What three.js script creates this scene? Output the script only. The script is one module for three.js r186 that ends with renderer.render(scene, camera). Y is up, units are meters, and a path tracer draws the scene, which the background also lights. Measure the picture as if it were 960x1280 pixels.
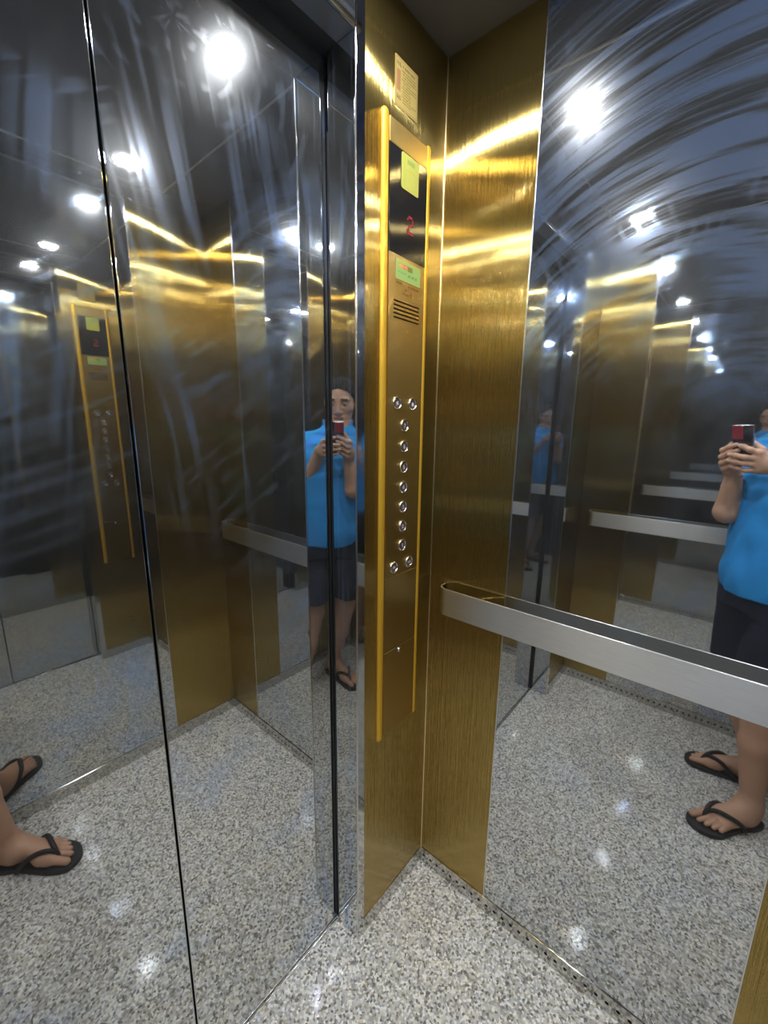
import * as THREE from 'three';
import { RoundedBoxGeometry } from 'three/addons/geometries/RoundedBoxGeometry.js';
import { RectAreaLightUniformsLib } from 'three/addons/lights/RectAreaLightUniformsLib.js';
import { mergeGeometries } from 'three/addons/utils/BufferGeometryUtils.js';

// ------------------------------------------------------------------ camera, light, exposure
RectAreaLightUniformsLib.init();
const scene = new THREE.Scene();
const renderer = new THREE.WebGLRenderer({ antialias: true });
renderer.toneMapping = THREE.LinearToneMapping;
renderer.toneMappingExposure = 18;
renderer.shadowMap.enabled = true;

// phone lens: ultra-wide, looking into the front right corner of the lift car
const EYE = new THREE.Vector3(-0.9486, 1.416, 0.6339);
const YAW = 0.8635, PITCH = -0.2034, ROLL = 0.0108;
const FWD = new THREE.Vector3(Math.sin(YAW) * Math.cos(PITCH), Math.sin(PITCH), -Math.cos(YAW) * Math.cos(PITCH));
const RGT0 = new THREE.Vector3(Math.cos(YAW), 0, Math.sin(YAW));
const UP0 = new THREE.Vector3().crossVectors(RGT0, FWD);
const RGT = RGT0.clone().multiplyScalar(Math.cos(ROLL)).addScaledVector(UP0, Math.sin(ROLL));
const UPV = UP0.clone().multiplyScalar(Math.cos(ROLL)).addScaledVector(RGT0, -Math.sin(ROLL));
const camera = new THREE.PerspectiveCamera(2 * Math.atan(640 / 521.706) * 180 / Math.PI, 960 / 1280, 0.004, 30);
camera.position.copy(EYE);
camera.quaternion.setFromRotationMatrix(new THREE.Matrix4().makeBasis(RGT, UPV, FWD.clone().negate()));
scene.add(camera);

const LAMP_RADIANCE = 43;                       // four ceiling downlights
const LAMP_COLOR = new THREE.Color().setRGB(0.93, 0.965, 1.0);
const LAMPS = [[-0.337, 0.196], [-1.092, 0.196], [-0.337, 0.800], [-1.092, 0.800]];

// ------------------------------------------------------------------ sizes (metres)
const W = 1.4293, D = 0.9954, H = 2.233;          // car
const DOORZ = -0.0867, XJ = -0.3007, XL = -1.1502, SEAM = -0.7042, HEAD = 2.112;
const G1 = 0.2274, G2 = 0.7763, GB = 0.2843, KICK = 0.052;

// ------------------------------------------------------------------ helpers
let seed = 7;
const rnd = () => { seed = (seed * 1664525 + 1013904223) >>> 0; return seed / 4294967296; };
const hash = (x, y, s = 0) => { let h = (Math.imul(x | 0, 374761393) + Math.imul(y | 0, 668265263) + Math.imul(s | 0, 2147483647 ^ 0x5bd1e995)) | 0; h = Math.imul(h ^ (h >>> 13), 1274126177); h ^= h >>> 16; return (h >>> 0) / 4294967296; };
const smooth = t => t * t * (3 - 2 * t);
function noise(x, y, s = 0) { const i = Math.floor(x), j = Math.floor(y), u = smooth(x - i), v = smooth(y - j); return (hash(i, j, s) * (1 - u) + hash(i + 1, j, s) * u) * (1 - v) + (hash(i, j + 1, s) * (1 - u) + hash(i + 1, j + 1, s) * u) * v; }
const fbm = (x, y, s = 0, n = 4) => { let a = 0, k = 0.5; for (let o = 0; o < n; o++) { a += k * noise(x, y, s + o * 17); x *= 2.03; y *= 2.03; k *= 0.5; } return a; };
const clamp = (x, a = 0, b = 1) => Math.min(b, Math.max(a, x));
const ramp = (x, a, b) => smooth(clamp((x - a) / (b - a)));

function dataTex(w, h, fn, srgb) {
  const d = new Uint8Array(w * h * 4);
  for (let j = 0; j < h; j++) for (let i = 0; i < w; i++) { const c = fn((i + 0.5) / w, (j + 0.5) / h, i, j), o = 4 * (j * w + i); d[o] = clamp(c[0]) * 255; d[o + 1] = clamp(c[1]) * 255; d[o + 2] = clamp(c[2]) * 255; d[o + 3] = 255; }
  const t = new THREE.DataTexture(d, w, h); t.magFilter = t.minFilter = THREE.LinearFilter; t.wrapS = t.wrapT = THREE.RepeatWrapping;
  if (srgb) t.colorSpace = THREE.SRGBColorSpace; t.needsUpdate = true; return t;
}
function canvasTex(w, h, draw) {
  const c = document.createElement('canvas'); c.width = w; c.height = h; draw(c.getContext('2d'), w, h);
  const t = new THREE.CanvasTexture(c); t.colorSpace = THREE.SRGBColorSpace; t.magFilter = THREE.LinearFilter; return t;
}
const used = {};
const numbered = n => { if (!(n in used)) { used[n] = 0; return n; } used[n]++; return n + '_' + String(used[n]).padStart(3, '0'); };
function mesh(name, geo, mat, parent) { const m = new THREE.Mesh(geo, mat); m.name = parent ? name : numbered(name); m.castShadow = m.receiveShadow = true; (parent || scene).add(m); return m; }
function group(name, props) { const g = new THREE.Group(); g.name = numbered(name); g.userData = props; scene.add(g); return g; }
const structure = (name, label) => group(name, { kind: 'structure', label, category: name.split('_')[0] });
// upright panel, front face at local z = 0, centred on x, from y0 to y1; uv in metres (unit=true: 0..1)
function panelGeo(w, y0, y1, t = 0.02, r = 0.0012, unit = false) {
  const h = y1 - y0, g = new RoundedBoxGeometry(w, h, t, 1, r), p = g.attributes.position, uv = g.attributes.uv;
  for (let i = 0; i < p.count; i++) uv.setXY(i, unit ? p.getX(i) / w + 0.5 : p.getX(i), unit ? p.getY(i) / h + 0.5 : p.getY(i) + (y0 + y1) / 2);
  g.translate(0, (y0 + y1) / 2, -t / 2); return g;
}
const placeX = (m, side, a, depth = 0) => { // put a panel on a wall; a = centre along the wall
  if (side === 'front') { m.position.set(a, 0, depth); }
  if (side === 'right') { m.rotation.y = -Math.PI / 2; m.position.set(-depth, 0, a); }
  if (side === 'left') { m.rotation.y = Math.PI / 2; m.position.set(-W + depth, 0, a); }
  if (side === 'back') { m.rotation.y = Math.PI; m.position.set(a, 0, D - depth); }
  return m;
};
const boxGeo = (x0, x1, y0, y1, z0, z1, r = 0) => { const g = r ? new RoundedBoxGeometry(x1 - x0, y1 - y0, z1 - z0, 1, r) : new THREE.BoxGeometry(x1 - x0, y1 - y0, z1 - z0); g.translate((x0 + x1) / 2, (y0 + y1) / 2, (z0 + z1) / 2); return g; };

// ------------------------------------------------------------------ materials
// brushed titanium-gold sheet: grain runs upright, so gloss spreads sideways
const brushTex = dataTex(512, 512, (u, v, i, j) => { const s = 0.55 * noise(i * 0.55, v * 3, 3) + 0.3 * noise(i * 0.21, v * 7, 5) + 0.15 * hash(i, j >> 4, 9); const k = 0.90 + 0.10 * s; return [k, k, k]; }, false);
const brushRough = dataTex(512, 512, (u, v, i, j) => { const s = 0.6 * noise(i * 0.5, v * 4, 13) + 0.4 * noise(u * 9, v * 3, 15); const k = 0.86 + 0.14 * s; return [k, k, k]; }, false);
for (const t of [brushTex, brushRough]) t.repeat.set(5, 1.5);
// the brushing itself: upright scratches, each tilted a little to one side or the other
const scratchTex = dataTex(1024, 256, (u, v, i, j) => { const t = (hash(i, Math.floor(v * 12 + 12 * hash(i, 1, 21)), 23) + hash(i, 7, 25) + hash(i, j, 27) - 1.5) * 0.95, n = Math.hypot(t, 1); return [0.5 + 0.5 * t / n, 0.5, 0.5 + 0.5 / n]; }, false);
scratchTex.repeat.set(10, 2.0);
const goldM = new THREE.MeshPhysicalMaterial({ color: new THREE.Color().setRGB(0.45, 0.325, 0.105), metalness: 0.95, roughness: 0.15, map: brushTex, normalMap: scratchTex, anisotropy: 1, anisotropyRotation: 0 });
const plateM = new THREE.MeshPhysicalMaterial({ color: new THREE.Color().setRGB(0.50, 0.345, 0.115), metalness: 1, roughness: 0.44, roughnessMap: brushRough, map: brushTex, anisotropy: 0.6 });
const barM = new THREE.MeshPhysicalMaterial({ color: new THREE.Color().setRGB(0.80, 0.47, 0.045), metalness: 0.6, roughness: 0.38 });

// mirror-polished stainless with wiped-on cleaning film; film(u,v) = 0..1
function mirrorMaterial(film, w, h) {
  const f = new Float32Array(w * h); for (let j = 0; j < h; j++) for (let i = 0; i < w; i++) f[j * w + i] = clamp(film((i + 0.5) / w, (j + 0.5) / h));
  const color = dataTex(w, h, (u, v, i, j) => { const s = f[j * w + i]; return [0.82 - 0.18 * s, 0.812 - 0.07 * s, 0.785 + 0.14 * s]; }, true);
  const rm = dataTex(w, h, (u, v, i, j) => { const s = f[j * w + i]; return [0.25 + 0.75 * s, 0.014 + 0.05 * s, 1 - 0.085 * s]; }, false);   // r film, g roughness, b metalness
  return new THREE.MeshPhysicalMaterial({ map: color, roughness: 1, metalness: 1, roughnessMap: rm, metalnessMap: rm, clearcoat: 1, clearcoatMap: rm, clearcoatRoughness: 0.23 });
}
// scratches and dabs shared by all panels
const specks = []; for (let k = 0; k < 46; k++) specks.push([rnd(), 0.05 + 0.93 * rnd(), 0.001 + 0.010 * rnd() * rnd(), rnd() * Math.PI, 0.2 + 0.7 * rnd()]);
function speckle(x, y, wM, hM, off) { let s = 0; for (const [a, b, l, t, k] of specks) { const dx = ((a + off) % 1) * wM - x, dy = b * hM - y; if (Math.abs(dx) > 0.02 || Math.abs(dy) > 0.02) continue; const p = dx * Math.cos(t) + dy * Math.sin(t), q = -dx * Math.sin(t) + dy * Math.cos(t); if (Math.abs(p) < l && Math.abs(q) < 0.0011) s = Math.max(s, k); } return s; }
// right wall: broad circular wiping strokes
function filmRight(u, v) {
  const x = u * (G2 - G1), y = KICK + v * (H - KICK);          // metres on the panel
  const dx = (x - 0.31) * 1.05, dy = y - 1.36, r = Math.hypot(dx, dy), a = Math.atan2(dy, dx);
  const strokes = 0.40 * noise(r * 48, a * 3.2, 31) + 0.35 * noise(r * 150, a * 5, 33) + 0.25 * noise(r * 400, a * 9, 35);
  const band = ramp(dy + 0.30 * (fbm(x * 6, a * 3, 47) - 0.5), 0.12, 0.30);           // where the cloth went round
  let s = ramp(strokes, 0.30, 0.74) * (0.45 + 0.75 * fbm(x * 5 + 3, y * 5, 37)) * band;
  const ripple = 0.5 + 0.5 * Math.sin(a * 95 + 6 * noise(r * 20, a * 6, 39)); // chatter marks along the strokes
  s += 0.22 * ramp(ripple, 0.55, 0.95) * ramp(noise(r * 16, a * 5, 41), 0.66, 0.80) * band;
  s += 0.45 * ramp(fbm(x * 7, y * 7, 43), 0.50, 0.8) * (0.15 + 0.85 * band);
  s += 0.03 + 0.16 * fbm(x * 14, y * 14, 45);
  return s * 1.3 + 0.8 * speckle(x, y, 0.55, H, 0.1);
}
// doors: upright, slightly crossing wipes
function filmDoor(off) {
  return (u, v) => {
    const x = u * 0.42 + off, y = v * HEAD;
    const bend = x * 1.0 + 0.10 * Math.sin(y * 1.7 + off * 9) + 0.04 * fbm(x * 4, y * 2, 51);
    const strokes = 0.6 * noise(bend * 45, y * 4, 53) + 0.4 * noise(bend * 160, y * 8, 55);
    const band = ramp(y + 0.9 * (fbm(x * 5, y * 2.5, 69) - 0.5), 0.95, 1.25);
    let s = band * ramp(strokes, 0.42, 0.85) * ramp(fbm(x * 4 + off, y * 4, 57), 0.40, 0.66) * 0.75;
    const d = Math.hypot(x - off - 0.1, y - 1.95), t = Math.atan2(y - 1.95, x - off - 0.1);
    s += 0.35 * ramp(noise(d * 90, t * 4, 59), 0.6, 0.95) * ramp(fbm(x * 3, y * 3, 67), 0.42, 0.55) * band;
    const hx = x * 0.8 + y * 0.6, hy = y * 0.8 - x * 0.6; s += 0.45 * band * ramp(noise(hx * 22, hy * 130, 68), 0.62, 0.95) * ramp(fbm(x * 6 + 9, y * 6, 66), 0.45, 0.62);
    s += 0.24 * ramp(fbm(x * 9, y * 9, 61), 0.5, 0.75);
      s += 0.03 + 0.12 * fbm(x * 15, y * 15, 65);
    return s * 1.1 + 0.8 * speckle(x - off, y, 0.42, H, off);
  };
}
const mirrorRightM = mirrorMaterial(filmRight, 512, 2048);
const doorRightM = mirrorMaterial(filmDoor(0.37), 512, 2048), doorLeftM = mirrorMaterial(filmDoor(0.81), 512, 2048);
const mirrorPlainM = mirrorMaterial((u, v) => 0.32 * ramp(fbm(u * 5, v * 12, 71), 0.4, 0.75) + 0.1 * fbm(u * 30, v * 60, 73), 512, 1024);
const jambM = mirrorMaterial((u, v) => 0.55 * ramp(noise(u * 14 + 2 * v, v * 7, 75), 0.5, 0.95) + 0.1 * fbm(u * 5, v * 60, 77), 128, 1024);
const trimM = new THREE.MeshStandardMaterial({ color: new THREE.Color().setRGB(0.72, 0.71, 0.69), metalness: 1, roughness: 0.22 });
const postM = new THREE.MeshStandardMaterial({ color: new THREE.Color().setRGB(0.58, 0.575, 0.56), metalness: 1, roughness: 0.07 });
const goldTrimM = new THREE.MeshStandardMaterial({ color: new THREE.Color().setRGB(0.85, 0.72, 0.42), metalness: 1, roughness: 0.25 });
const satinTex = dataTex(256, 512, (u, v, i, j) => { const s = 0.6 * noise(u * 6, j * 0.6, 81) + 0.4 * noise(u * 14, j * 0.25, 83); const k = 0.80 + 0.20 * s; return [k, k, k]; }, false);
satinTex.repeat.set(3, 12);
const satinM = new THREE.MeshPhysicalMaterial({ color: new THREE.Color().setRGB(0.68, 0.67, 0.645), metalness: 1, roughness: 0.42, map: satinTex, anisotropy: 0.85, anisotropyRotation: Math.PI / 2 });
const kickM = new THREE.MeshPhysicalMaterial({ color: new THREE.Color().setRGB(0.55, 0.54, 0.51), metalness: 1, roughness: 0.12 });
const blackM = new THREE.MeshStandardMaterial({ color: new THREE.Color().setRGB(0.006, 0.006, 0.007), roughness: 0.8 });
const rubberM = new THREE.MeshStandardMaterial({ color: new THREE.Color().setRGB(0.012, 0.012, 0.013), roughness: 0.45 });
const ceilM = new THREE.MeshPhysicalMaterial({ color: new THREE.Color().setRGB(0.185, 0.20, 0.245), metalness: 0.6, roughness: 0.2 });
const lintelM = new THREE.MeshPhysicalMaterial({ color: new THREE.Color().setRGB(0.22, 0.205, 0.19), metalness: 0.9, roughness: 0.36 });
const chromeM = new THREE.MeshStandardMaterial({ color: new THREE.Color().setRGB(0.78, 0.76, 0.74), metalness: 1, roughness: 0.16 });

// granite: interlocked grains about 6 mm across
const GT = 1024, GM = 0.6, CELLS = 120, cellC = [];
for (let k = 0; k < CELLS * CELLS; k++) { const t = hash(k, 5, 91), q = hash(k, 9, 93); const v = t < 0.12 ? 0.42 + 0.12 * q : t < 0.38 ? 0.60 + 0.1 * q : t < 0.72 ? 0.73 + 0.08 * q : 0.84 + 0.1 * q; const warm = (hash(k, 3, 95) - 0.18) * 0.05; cellC.push([v + warm, v + warm * 0.4, v - warm]); }
const graniteTex = dataTex(GT, GT, (u, v, i, j) => {
  const x = u * CELLS + 0.7 * (noise(i * 0.16, j * 0.16, 97) - 0.5), y = v * CELLS + 0.7 * (noise(i * 0.16, j * 0.16, 99) - 0.5); let best = 9, id = 0;
  for (let b = -1; b <= 1; b++) for (let a = -1; a <= 1; a++) { const ci = Math.floor(x) + a, cj = Math.floor(y) + b, mi = (ci + CELLS) % CELLS, mj = (cj + CELLS) % CELLS, k = mj * CELLS + mi; const d = (ci + hash(mi, mj, 101) - x) ** 2 + (cj + hash(mi, mj, 103) - y) ** 2; if (d < best) { best = d; id = k; } }
  const n = 0.06 * (hash(i, j, 105) - 0.5), c = cellC[id]; return [c[0] + n, c[1] + n, c[2] + n];
}, true);
graniteTex.repeat.set(1 / GM, 1 / GM);
const graniteM = new THREE.MeshPhysicalMaterial({ map: graniteTex, roughness: 0.09, specularIntensity: 0.28 });

// ------------------------------------------------------------------ the car: floor and ceiling
{
  const g = boxGeo(-W - 0.05, 0.05, -0.05, 0, DOORZ - 0.002, D + 0.05), p = g.attributes.position, uv = g.attributes.uv; for (let i = 0; i < p.count; i++) uv.setXY(i, p.getX(i), p.getZ(i));
  const floor = mesh('floor', g, graniteM); floor.userData = { kind: 'structure', label: 'speckled grey granite floor of the lift car', category: 'floor' };
  mesh('sill_edge', boxGeo(XL, XJ, -0.002, 0.0025, DOORZ + 0.001, DOORZ + 0.0055, 0.0008), trimM, floor);
}
const ceiling = structure('ceiling', 'dark reflective metal ceiling with an inset panel of downlights');
mesh('ceiling_sheet', boxGeo(-W - 0.05, 0.05, H, H + 0.05, -0.12, D + 0.05), ceilM, ceiling);
const CX0 = -1.245, CX1 = -0.183, CZ0 = 0.105, CZ1 = 0.922;
mesh('inset_panel', boxGeo(CX0, CX1, H - 0.006, H + 0.004, CZ0, CZ1, 0.001), ceilM, ceiling);
const beadM = new THREE.MeshStandardMaterial({ color: new THREE.Color().setRGB(0.8, 0.8, 0.8), metalness: 1, roughness: 0.3 });
for (const [a, b, c, d] of [[CX0, CX1, CZ0, CZ0], [CX0, CX1, CZ1, CZ1], [CX0, CX0, CZ0, CZ1], [CX1, CX1, CZ0, CZ1]]) {
  const g = new THREE.CapsuleGeometry(0.0042, Math.max(b - a, d - c), 4, 16); c === d ? g.rotateZ(Math.PI / 2) : g.rotateX(Math.PI / 2); g.translate((a + b) / 2, H - 0.004, (c + d) / 2); mesh('edge_bead', g, beadM, ceiling);
}

// ------------------------------------------------------------------ walls
function trims(wall, side, spots) { for (const a of spots) placeX(mesh('trim_strip', panelGeo(0.0032, KICK, H, 0.004, 0.0008), trimM, wall), side, a, 0.0012); }
const wallRight = structure('wall_right', 'right wall of the lift with mirror panel between gold strips');
placeX(mesh('gold_panel', panelGeo(G1 + 0.0, KICK, H), goldM, wallRight), 'right', G1 / 2);
placeX(mesh('mirror_panel', panelGeo(G2 - G1, KICK, H, 0.02, 0.0008, true), mirrorRightM, wallRight), 'right', (G1 + G2) / 2);
placeX(mesh('gold_panel', panelGeo(D - G2 + 0.02, KICK, H), goldM, wallRight), 'right', (G2 + D + 0.02) / 2);
trims(wallRight, 'right', [G1, G2]);
mesh('backing', boxGeo(0.02, 0.05, -0.05, H + 0.05, -0.12, D + 0.05), blackM, wallRight);
{ const g = new THREE.CylinderGeometry(0.0022, 0.0022, H - KICK, 10); g.translate(-0.001, (H + KICK) / 2, 0.001); mesh('corner_bead', g, goldTrimM, wallRight); }
const wallLeft = structure('wall_left', 'left wall of the lift with mirror panel between gold strips');
placeX(mesh('gold_panel', panelGeo(G1, KICK, H), goldM, wallLeft), 'left', G1 / 2);
placeX(mesh('mirror_panel', panelGeo(G2 - G1, KICK, H, 0.02, 0.0008, true), mirrorPlainM, wallLeft), 'left', (G1 + G2) / 2);
placeX(mesh('gold_panel', panelGeo(D - G2 + 0.02, KICK, H), goldM, wallLeft), 'left', (G2 + D + 0.02) / 2);
trims(wallLeft, 'left', [G1, G2]);
mesh('backing', boxGeo(-W - 0.05, -W - 0.02, -0.05, H + 0.05, -0.12, D + 0.05), blackM, wallLeft);
const wallBack = structure('wall_back', 'back wall of the lift with wide mirror between gold strips');
placeX(mesh('gold_panel', panelGeo(GB, KICK, H), goldM, wallBack), 'back', -GB / 2);
placeX(mesh('mirror_panel', panelGeo(W - 2 * GB, KICK, H, 0.02, 0.0008, true), mirrorPlainM, wallBack), 'back', -W / 2);
placeX(mesh('gold_panel', panelGeo(GB, KICK, H), goldM, wallBack), 'back', -W + GB / 2);
trims(wallBack, 'back', [-GB, -W + GB]);
mesh('backing', boxGeo(-W - 0.05, 0.05, -0.05, H + 0.05, D + 0.02, D + 0.05), blackM, wallBack);

const wallFront = structure('wall_front', 'front wall of the lift with gold returns beside the doorway');
const POST = 0.025, JD = -0.0765, HD = -0.048;
placeX(mesh('gold_panel', panelGeo(-XJ - POST, KICK, H), goldM, wallFront), 'front', (XJ + POST) / 2);
placeX(mesh('gold_panel', panelGeo(XL - POST + W, KICK, H), goldM, wallFront), 'front', (XL - POST - W) / 2);
placeX(mesh('lintel_panel', panelGeo(XJ - XL, HEAD, H, 0.004, 0.0008, true), mirrorPlainM, wallFront), 'front', (XJ + XL) / 2, 0.0012);
mesh('lintel_soffit', boxGeo(XL, XJ, HEAD, H, HD, -0.0032), lintelM, wallFront);
for (const [x0, x1] of [[XJ, XJ + POST], [XL - POST, XL]]) {
  const right = x0 === XJ;
  mesh('corner_post', boxGeo(x0 + (right ? 0.0015 : 0), x1 - (right ? 0 : 0.0015), 0.001, H, -0.02, 0.0015, 0.0008), postM, wallFront);
  mesh('return_backing', boxGeo(right ? XJ + 0.022 : -W, right ? 0 : XL - 0.022, 0.001, H, JD, -0.0205), blackM, wallFront);
  const jg = panelGeo(-JD, 0.001, HEAD, 0.02, 0.001, true), jm = mesh('jamb', jg, jambM, wallFront);
  jm.rotation.y = right ? -Math.PI / 2 : Math.PI / 2; jm.position.set(right ? XJ : XL, 0, JD / 2 + 0.0012);
  mesh('edge_strip', boxGeo(right ? XJ - 0.0012 : XL - 0.0016, right ? XJ + 0.0016 : XL + 0.0012, 0.001, HEAD, -0.002, 0.002, 0.0008), trimM, wallFront);
  mesh('seal', boxGeo(right ? XJ + 0.004 : XL - 0.05, right ? XJ + 0.05 : XL - 0.004, 0.003, 1.985, DOORZ + 0.0015, JD), rubberM, wallFront);
}
mesh('head_gap', boxGeo(XL - 0.05, XJ + 0.05, HEAD, H, DOORZ - 0.03, HD - 0.0005), blackM, wallFront);
mesh('shaft_backing', boxGeo(-W - 0.05, 0.05, -0.05, H + 0.05, -0.17, -0.14), blackM, wallFront);

// kick plates along the floor; the side ones are pierced for air
function kickShape(len, holes, off) {
  const s = new THREE.Shape([[0, 0], [len, 0], [len, KICK], [0, KICK]].map(a => new THREE.Vector2(...a)));
  if (holes) for (let z = off; z < len - 0.01; z += 0.025) { const h = new THREE.Path(); h.absarc(z, 0.028, 0.0048, 0, Math.PI * 2, true); s.holes.push(h); }
  const g = new THREE.ExtrudeGeometry(s, { depth: 0.004, bevelEnabled: true, bevelThickness: 0.0004, bevelSize: 0.0003, bevelSegments: 1, curveSegments: 10 }); return g;
}
function kick(side, label, len, holes) {
  const s = structure('baseboard_' + side, label), m = mesh('kick_plate', kickShape(len, holes, 0.0145), kickM, s);
  if (side === 'right') { m.rotation.y = -Math.PI / 2; m.position.set(0.002, 0, 0); mesh('recess', boxGeo(0.006, 0.02, 0, KICK, 0, len), blackM, s); }
  if (side === 'left') { m.rotation.y = Math.PI / 2; m.position.set(-W - 0.002, 0, D); mesh('recess', boxGeo(-W - 0.02, -W - 0.006, 0, KICK, 0, len), blackM, s); }
  if (side === 'back') { m.rotation.y = Math.PI; m.position.set(0, 0, D + 0.002); }
  return s;
}
kick('right', 'steel kick plate with a row of vent holes below the right wall', D, true);
kick('left', 'steel kick plate with a row of vent holes below the left wall', D, true);
kick('back', 'plain steel kick plate below the back wall', W, false);
{
  const s = structure('baseboard_front', 'plain steel kick plates under the gold returns beside the doorway');
  for (const [x0, x1] of [[XJ + POST, 0], [-W, XL - POST]]) { const m = mesh('kick_plate', kickShape(x1 - x0, false), kickM, s); m.position.set(x0, 0, -0.0022 - 0.001); }
}

// doors: two centre-opening leaves
function doorLeaf(n, x0, x1, mat, label) {
  const d = structure('door_' + n, label);
  const m = mesh('door_leaf', panelGeo(x1 - x0, 0.006, HEAD + 0.05, 0.03, 0.0022, true), mat, d); m.position.set((x0 + x1) / 2, 0, DOORZ);
}
doorLeaf(1, SEAM + 0.0016, XJ + 0.06, doorRightM, 'mirror-polished steel lift door leaf next to the control panel side');
doorLeaf(2, XL - 0.06, SEAM - 0.0016, doorLeftM, 'mirror-polished steel lift door leaf away from the control panel');

// ------------------------------------------------------------------ handrails
function railGeo() {
  const z0 = 0.048, z1 = 0.948, off = 0.0355, T = 0.0028, R = 0.026, inner = [], outer = [];
  const arc = (cz, cx, a0, a1, r, out) => { for (let k = 0; k <= 10; k++) { const a = a0 + (a1 - a0) * k / 10; out.push(new THREE.Vector2(cz + r * Math.cos(a), cx + r * Math.sin(a))); } };
  outer.push(new THREE.Vector2(z0, 0)); arc(z0 + R, off - R, Math.PI, Math.PI / 2, R, outer); arc(z1 - R, off - R, Math.PI / 2, 0, R, outer); outer.push(new THREE.Vector2(z1, 0));
  inner.push(new THREE.Vector2(z0 + T, 0)); arc(z0 + R, off - R, Math.PI, Math.PI / 2, R - T, inner); arc(z1 - R, off - R, Math.PI / 2, 0, R - T, inner); inner.push(new THREE.Vector2(z1 - T, 0));
  const g = new THREE.ExtrudeGeometry(new THREE.Shape([...outer, ...inner.reverse()]), { depth: 0.0735, bevelEnabled: true, bevelThickness: 0.0008, bevelSize: 0.0006, bevelSegments: 2 });
  const p = g.attributes.position, uv = g.attributes.uv; for (let i = 0; i < p.count; i++) uv.setXY(i, p.getX(i), p.getZ(i));
  return g;   // x = along the wall, y = off the wall, z = up
}
const rg = railGeo();
function rail(side, label) {
  const g = group('handrail', { label, category: 'handrail', group: 'handrails on the side walls' });
  g.position.set(side === 'right' ? 0 : -W, 0.9132, side === 'right' ? 0 : 0);
  const m = mesh('rail_bar', rg, satinM, g);
  m.matrixAutoUpdate = false;
  if (side === 'right') m.matrix.makeBasis(new THREE.Vector3(0, 0, 1), new THREE.Vector3(-1, 0, 0), new THREE.Vector3(0, 1, 0));
  else { m.matrix.makeBasis(new THREE.Vector3(0, 0, -1), new THREE.Vector3(1, 0, 0), new THREE.Vector3(0, 1, 0)); g.position.z = 0.996; }
  for (const z of [0.12, 0.498, 0.876]) { const s = side === 'right' ? -1 : 1, c = new THREE.CylinderGeometry(0.008, 0.008, 0.034, 14); c.rotateZ(Math.PI / 2); c.translate(s * 0.017, 0.037, side === 'right' ? z : -z); mesh('standoff', c, trimM, g); }
}
rail('right', 'flat brushed steel handrail on the wall beside the control panel');
rail('left', 'flat brushed steel handrail on the wall opposite the control panel side');

// ------------------------------------------------------------------ downlights
const glowM = new THREE.MeshStandardMaterial({ color: 0xffffff, emissive: LAMP_COLOR, emissiveIntensity: 3, roughness: 0.6 });
const bezelM = new THREE.MeshStandardMaterial({ color: new THREE.Color().setRGB(0.62, 0.62, 0.63), metalness: 1, roughness: 0.2 });
const lampWords = ['above the control panel corner', 'above the doorway end away from the control panel', 'above the back corner behind the right handrail', 'above the back corner behind the left handrail'];
LAMPS.forEach(([x, z], i) => {
  const g = group('ceiling_downlight', { label: 'round recessed ceiling downlight glowing white ' + lampWords[i], category: 'downlight', group: 'downlights in the car ceiling' });
  g.position.set(x, H - 0.006, z);
  const ring = new THREE.LatheGeometry([[0.034, 0.002], [0.035, -0.003], [0.039, -0.0062], [0.047, -0.0055], [0.051, -0.0015], [0.051, 0.001]].map(a => new THREE.Vector2(...a)), 40); mesh('bezel', ring, bezelM, g);
  const lens = new THREE.CircleGeometry(0.0345, 40); lens.rotateX(Math.PI / 2); lens.translate(0, -0.003, 0); mesh('lens', lens, glowM, g);
  const l = new THREE.RectAreaLight(LAMP_COLOR, LAMP_RADIANCE, 0.047, 0.047); l.position.set(x, H - 0.0112, z); l.lookAt(x, 0, z); scene.add(l);
});

// ------------------------------------------------------------------ control panel
const cop = group('elevator_control_panel', { label: 'tall gold lift control panel with floor buttons and black display', category: 'control panel' });
cop.position.set(-0.14, 0, 0);
const cx = x => x + 0.14;
mesh('side_bar', (() => { const g = new THREE.CapsuleGeometry(0.0105, 1.424 - 0.006, 3, 16); g.scale(1, 1, 0.62); g.translate(cx(-0.2185), 1.313, 0.001); return g; })(), barM, cop);
mesh('side_bar', (() => { const g = new THREE.CapsuleGeometry(0.0075, 1.424 - 0.006, 3, 16); g.scale(1, 1, 0.85); g.translate(cx(-0.0705), 1.313, 0.001); return g; })(), barM, cop);
const PX0 = cx(-0.208), PX1 = cx(-0.077), PW = PX1 - PX0, PZ = 0.006, pmid = (PX0 + PX1) / 2;
// face plate sections with joints at 1.78, 1.046 and 0.843
for (const [y0, y1] of [[0.602, 0.8425], [0.8437, 1.0450], [1.9780, 2.0220]]) { const m = mesh('face_plate', panelGeo(PW, y0, y1, 0.008, 0.0009), plateM, cop); m.position.set(pmid, 0, PZ); }
{ // speaker section, cut with five slots
  const y0 = 1.0462, y1 = 1.7780, s = new THREE.Shape([[PX0, y0], [PX1, y0], [PX1, y1], [PX0, y1]].map(a => new THREE.Vector2(...a)));
  for (let k = 0; k < 5; k++) { const y = 1.652 + k * 0.0085, p = new THREE.Path(); p.moveTo(cx(-0.189), y - 0.0017); p.lineTo(cx(-0.189), y + 0.0017); p.lineTo(cx(-0.096), y + 0.0017); p.lineTo(cx(-0.096), y - 0.0017); p.closePath(); s.holes.push(p); }
  const g = new THREE.ExtrudeGeometry(s, { depth: 0.006, bevelEnabled: false }); g.translate(0, 0, PZ - 0.006); const m = mesh('face_plate', g, plateM, cop);
  mesh('speaker_backing', boxGeo(PX0 + 0.006, PX1 - 0.006, 1.643, 1.696, 0.0002, 0.001), blackM, cop);
}
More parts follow.
